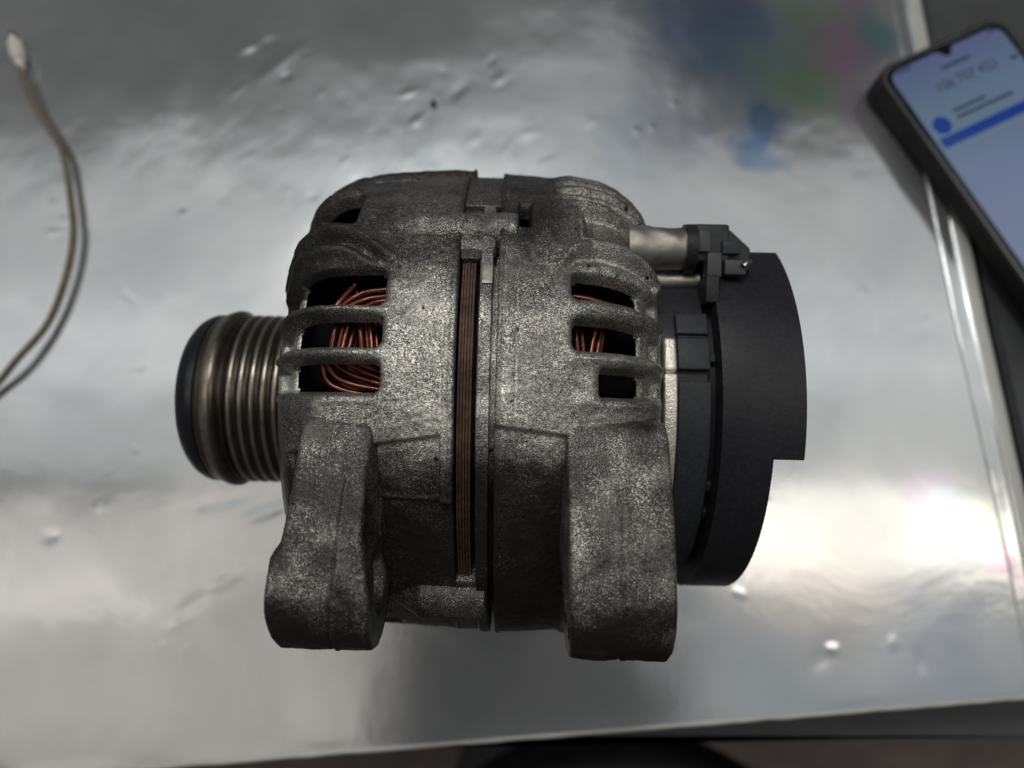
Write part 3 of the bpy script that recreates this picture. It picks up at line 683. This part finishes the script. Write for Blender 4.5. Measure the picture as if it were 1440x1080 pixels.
# rolled trim along the right edge: two long beads
ys = np.linspace(-124, 560, 170); nT = 26; t = np.linspace(0, 1, nT)
sec = 0.25 + 0.15*np.exp(-((t-0.14)/0.12)**2) + 0.05*np.exp(-((t-0.36)/0.08)**2) + 0.8*sstep(0.4, 0.55, t)*np.sqrt(np.clip(1-((t-0.72)/0.285)**2, 0, 1))
sec[0] = -0.5; sec[-1] = -2.5
TX = xi_edge(ys)[:, None]-0.6 + (xr_edge(ys)-xi_edge(ys)+0.6)[:, None]*t[None, :]
TY = np.repeat(ys[:, None], nT, 1); TZ = np.repeat(sec[None, :], len(ys), 0)
TP = np.stack([TX, TY, TZ], -1); TP[..., 2] += 0.12*vnoise(TP, 9, 81)
TP = np.concatenate([TP, TP[:, -1:, :]*np.array([1, 1, 0])+np.array([0, 0, -22])], 1)
trim = mesh_np('edge_trim', TP.reshape(-1, 3), grid_faces(len(ys), nT+1)[:, ::-1].tolist(), M['table'], bench)
trim.data.materials.append(M['trim'])
trim.data.polygons.foreach_set('material_index', np.tile((np.arange(nT) > 0.5*nT).astype(np.int32), len(ys)-1))
# front: rounded film edge, board and dark apron set lower
xs = np.linspace(-700, 214, 200)
pr = [(1.0, -0.36), (0.4, 0.1), (-0.3, 0.15), (-0.9, -0.5), (-1.0, -2.6), (-0.6, -3.4), (1.5, -3.6)]
FV = np.stack([np.stack([xs, y_front(xs)+a_, np.full_like(xs, b_)], -1) for a_, b_ in pr], 1)
FV[..., 1] += (0.25*vnoise(FV, 7, 85)*(np.array([0, 1, 1, 1, 1, 1, 0])[None, :]))
mesh_np('film_edge', FV.reshape(-1, 3), grid_faces(len(xs), len(pr)).tolist(), M['trim'], bench)
def frustum(name, pts, z0, z1, m, parent, bev=1.0):
    bm = bmesh.new()
    A = [bm.verts.new((x*MM, y*MM, z0*MM)) for x, y in pts]; B = [bm.verts.new((x*MM, y*MM, z1*MM)) for x, y in pts]; n = len(pts)
    for i in range(n): bm.faces.new((A[i], A[(i+1) % n], B[(i+1) % n], B[i]))
    bm.faces.new(A[::-1]); bm.faces.new(B); bmesh.ops.recalc_face_normals(bm, faces=bm.faces)
    bmesh.ops.bevel(bm, geom=list(bm.edges), offset=bev*MM, segments=3, affect='EDGES')
    return sharp(bm_obj(name, bm, m, parent), 50)
frustum('bench_board', [(-690, y_front(-690)+3), (208, y_front(208)+3), (190, 600), (-690, 600)], -24, -3.7, M['apron'], bench)
frustum('apron', [(-690, -146.5), (219, -146.5), (219, -112), (-690, -160)], -62, -30, M['apron'], bench, 1.5)
for x, y in ((-660, -120), (170, -90), (-660, 560), (150, 560)):
    frustum('leg', [(x-25, y-25), (x+25, y-25), (x+25, y+25), (x-25, y+25)], -760, -24.5, M['apron'], bench, 2)

# dark bench beside, that carries the overhanging phone
side = bpy.data.objects.new('side_cabinet', None); C.objects.link(side)
tag(side, 'dark charcoal cabinet standing against the right edge of the silver bench', 'cabinet')
frustum('cabinet_top', [(221, -108), (760, -70), (760, 700), (198, 700), (206, 210)], -30, -4.0, M['charcoal'], side, 1.5)
frustum('cabinet_body', [(232, -90), (740, -50), (740, 690), (232, 690)], -760, -30.5, M['charcoal'], side, 2)

fl = mesh_np('floor', [(-3000, -3000, -760), (3000, -3000, -760), (3000, 3000, -760), (-3000, 3000, -760)], [(0, 1, 2, 3)], M['floor'])
fl['kind'] = 'structure'

# seat-like stand-in for an unidentified black form below the front edge
stand_in = bpy.data.objects.new('stand_in', None); C.objects.link(stand_in); stand_in.location = (0.075, -0.383, -0.76)
tag(stand_in, 'round black padded stand-in for an unidentified form below the front edge of the bench', 'stand_in')
def zrev(name, prof, m, parent, n=96, loc=(0, 0)):
    prof = np.array(prof, float); a_ = np.linspace(0, 2*np.pi, n, endpoint=False)
    V_ = np.stack([loc[0]+prof[:, :1]*np.cos(a_), loc[1]+prof[:, :1]*np.sin(a_), np.repeat(prof[:, 1:], n, 1)], -1).reshape(-1, 3)
    return sharp(mesh_np(name, V_, grid_faces(len(prof), n, True).tolist(), m, parent), 50)
zrev('seat', [(0.1, 455), (60, 455), (175, 456), (185, 462), (190, 476), (189, 496), (181, 508), (165, 513), (90, 515), (0.1, 515)], M['cushion'], stand_in)
zrev('seat_post', [(24, 30), (24, 456)], M['apron'], stand_in, 32)
zrev('base', [(0.1, 0.5), (150, 0.5), (155, 6), (150, 14), (60, 26), (24, 34), (0.1, 34)], M['apron'], stand_in)

# ------------------------------------------------------------------ phone on its folded case
ph = bpy.data.objects.new('smartphone', None); C.objects.link(ph)
ph.location = (167.3*MM, 144.2*MM, 5.2*MM); ph.rotation_euler = (0, 0, R(26))
tag(ph, 'smartphone with a lit bluish screen showing a number above a blue bar', 'phone')
def rr_pts(x0, y0, x1, y1, r, n=10):
    o = []
    for cx, cy, a0 in ((x1-r, y1-r, 0), (x0+r, y1-r, 90), (x0+r, y0+r, 180), (x1-r, y0+r, 270)):
        o += [(cx+r*math.cos(R(a0+90*i/n)), cy+r*math.sin(R(a0+90*i/n))) for i in range(n+1)]
    return o
def slab(name, pts, z0, z1, m, parent, bev=0.8):
    bm = bmesh.new(); n = len(pts)
    A = [bm.verts.new((x*MM, y*MM, z0*MM)) for x, y in pts]; B = [bm.verts.new((x*MM, y*MM, z1*MM)) for x, y in pts]
    for i in range(n): bm.faces.new((A[i], A[(i+1) % n], B[(i+1) % n], B[i]))
    f0 = bm.faces.new(A[::-1]); f1 = bm.faces.new(B)
    if bev:
        bmesh.ops.bevel(bm, geom=list(f0.edges)+list(f1.edges), offset=bev*MM, segments=4, affect='EDGES', profile=0.6)
    return sharp(bm_obj(name, bm, m, parent), 50)
slab('phone_shell', rr_pts(-1, -151, 69, 1, 9), 0, 8.2, M['phone_case'], ph, 1.6)
slab('phone_frame', rr_pts(0.4, -149.6, 67.6, -0.4, 8), 8.0, 8.75, M['phone_frame'], ph, 0.3)
slab('front_glass', rr_pts(1.0, -149.0, 67.0, -1.0, 7.6), 8.3, 8.95, M['glass'], ph, 0.25)
# lit display with the drop-shaped camera notch at the top
dp = []
for p in rr_pts(3.6, -146, 64.6, -3.4, 6): dp.append(p)
dp = [p for p in dp]
top_y = -3.4; nx_ = 34.6
notch = [(nx_+5.0, top_y), (nx_+3.4, top_y-0.6), (nx_+2.6, top_y-2.2), (nx_+1.4, top_y-3.6), (nx_, top_y-4.0), (nx_-1.4, top_y-3.6), (nx_-2.6, top_y-2.2), (nx_-3.4, top_y-0.6), (nx_-5.0, top_y)]
dp = dp[:11] + notch + dp[11:]
def flat(name, pts, z, m, parent):
    return mesh_np(name, [(x, y, z) for x, y in pts], [tuple(range(len(pts)))], m, parent, False)
flat('display', dp, 8.99, M['screen'], ph)
OX, OY = 3.6, -3.0
def bar(name, a0, b0, a1, b1, th, m, z=9.03):
    d = Vector((a1-a0, -(b1-b0))); nrm = Vector((-d.y, d.x)).normalized()*th/2
    p = [(OX+a0, OY-b0), (OX+a1, OY-b1)]
    return flat(name, [(p[0][0]-nrm.x, p[0][1]-nrm.y), (p[1][0]-nrm.x, p[1][1]-nrm.y), (p[1][0]+nrm.x, p[1][1]+nrm.y), (p[0][0]+nrm.x, p[0][1]+nrm.y)], z, m, ph)
bar('blue_bar', 2.0, 41.6, 60.0, 41.6, 5.0, M['blue'])
flat('round_icon', [(OX+7.3+4.4*math.cos(R(i*10)), OY-33.6+4.4*math.sin(R(i*10))) for i in range(36)], 9.03, M['blue'], ph)
bar('text_line', 23.8, 8.7, 40, 8.7, 1.6, M['ink2']); bar('text_line', 16, 29.6, 33.4, 29.6, 1.5, M['ink2']); bar('text_line', 15.8, 33.2, 45.9, 33.2, 1.5, M['ink2'])
bar('text_line', 55.5, 18.2, 59.8, 18.2, 1.6, M['ink2']); bar('status_icons', 54, 1.9, 58.5, 1.9, 1.4, M['ink2']); bar('status_clock', 3.5, 1.9, 12, 1.9, 1.4, M['ink2'])
tx = bpy.data.curves.new('screen_number', 'FONT'); tx.body = '106 757 422'; tx.size = 6.6*MM; tx.align_x = 'CENTER'; tx.align_y = 'CENTER'
tmp = bpy.data.objects.new('screen_number_curve', tx); C.objects.link(tmp); bpy.context.view_layer.update()
tme = bpy.data.meshes.new_from_object(tmp.evaluated_get(bpy.context.evaluated_depsgraph_get())); bpy.data.objects.remove(tmp)
tme.materials.clear(); tme.materials.append(M['ink']); to = bpy.data.objects.new('screen_number', tme); C.objects.link(to); to.parent = ph; to.location = ((OX+32)*MM, (OY-17)*MM, 9.04*MM)
cs = bpy.data.objects.new('phone_case', None); C.objects.link(cs)
cs.location = (165.4*MM, 143.6*MM, 1.2*MM); cs.rotation_euler = (0, 0, R(29.8))
tag(cs, 'flat black phone case lying underneath the smartphone at the bench edge', 'phone case')
slab('case_cover', rr_pts(0, -158, 72, 0, 9), 0, 3.9, M['phone_case'], cs, 1.2)

# ------------------------------------------------------------------ charging cable
cb = bpy.data.objects.new('charging_cable', None); C.objects.link(cb)
tag(cb, 'beige braided charging cable with a white plug curving across the left of the bench', 'cable')
pts = [(-236.5, 161.5, 4.5), (-231, 148, 5), (-221.8, 131, 4.2), (-207.2, 109.5, 4.0), (-199.2, 84, 4.2), (-195.5, 66, 4.2), (-196.2, 46, 4.0), (-201, 26, 3.6), (-210.5, 9.5, 5), (-220.5, -3, 3), (-236, -18, 2.3), (-262, -38, 2.2), (-300, -60, 2.2)]
def spline(pts, n=16):
    P_ = np.array(pts, float); P_ = np.vstack([2*P_[0]-P_[1], P_, 2*P_[-1]-P_[-2]]); out = []
    for i in range(1, len(P_)-2):
        for t_ in np.linspace(0, 1, n, endpoint=False):
            a_, b_, c_, d_ = P_[i-1], P_[i], P_[i+1], P_[i+2]
            out.append(0.5*((2*b_)+(-a_+c_)*t_+(2*a_-5*b_+4*c_-d_)*t_**2+(-a_+3*b_-3*c_+d_)*t_**3))
    out.append(P_[-2]); return np.array(out)
def tube(name, Pt, rad, m, parent, seg=12):
    T = np.gradient(Pt, axis=0); T /= np.linalg.norm(T, axis=1, keepdims=True)
    A = np.cross(T, [0, 0, 1.0]); A /= np.linalg.norm(A, axis=1, keepdims=True); Bv = np.cross(A, T)
    g = np.linspace(0, 2*np.pi, seg, endpoint=False); rad = np.broadcast_to(rad, (len(Pt),))
    V_ = Pt[:, None]+rad[:, None, None]*(np.cos(g)[None, :, None]*A[:, None]+np.sin(g)[None, :, None]*Bv[:, None])
    F_ = grid_faces(len(Pt), seg, True).tolist(); F_.append(tuple(range(seg))); F_.append(tuple(range((len(Pt)-1)*seg, len(Pt)*seg))[::-1])
    o = mesh_np(name, V_.reshape(-1, 3), F_, m, parent)
    bm = bmesh.new(); bm.from_mesh(o.data); bmesh.ops.recalc_face_normals(bm, faces=bm.faces); bm.to_mesh(o.data); bm.free()
    return sharp(o, 50)
tube('cord', spline(pts), 1.45, M['cable'], cb)
dirv = np.array([-0.36, 0.93, 0.0]); b0 = np.array([-234.6, 157.0, 4.4])
tube('strain_relief', np.array([b0+dirv*t_ for t_ in np.linspace(-5.5, 2, 12)]), np.linspace(1.6, 2.5, 12), M['white_plastic'], cb, 20)
rad = [2.2, 3.0, 3.3, 3.4, 3.4, 3.4, 3.4, 3.3, 3.0, 2.3]
tube('plug_body', np.array([b0+dirv*t_ for t_ in (1, 1.3, 1.9, 3, 6, 8, 10, 11.3, 12, 12.3)]), np.array(rad), M['white_plastic'], cb, 24)
tube('plug_tip', np.array([b0+dirv*t_ for t_ in (12.2, 12.6, 16.5, 17.3, 17.6)]), np.array([2.0, 2.2, 2.2, 1.9, 1.2]), M['pin'], cb, 16)

# a crumb of dirt on the film
bm = bmesh.new(); bmesh.ops.create_icosphere(bm, subdivisions=2, radius=1.5*MM)
for vt in bm.verts: vt.co = Vector((vt.co.x*0.75, vt.co.y*1.15, vt.co.z*0.6))*(1+0.35*random.uniform(-1, 1))
cr = bm_obj('dirt_crumb', bm, M['chip']); cr.location = (-37.2*MM, 136.8*MM, 0.9*MM)
tag(cr, 'tiny dark crumb of dirt on the silver film behind the alternator', 'crumb')
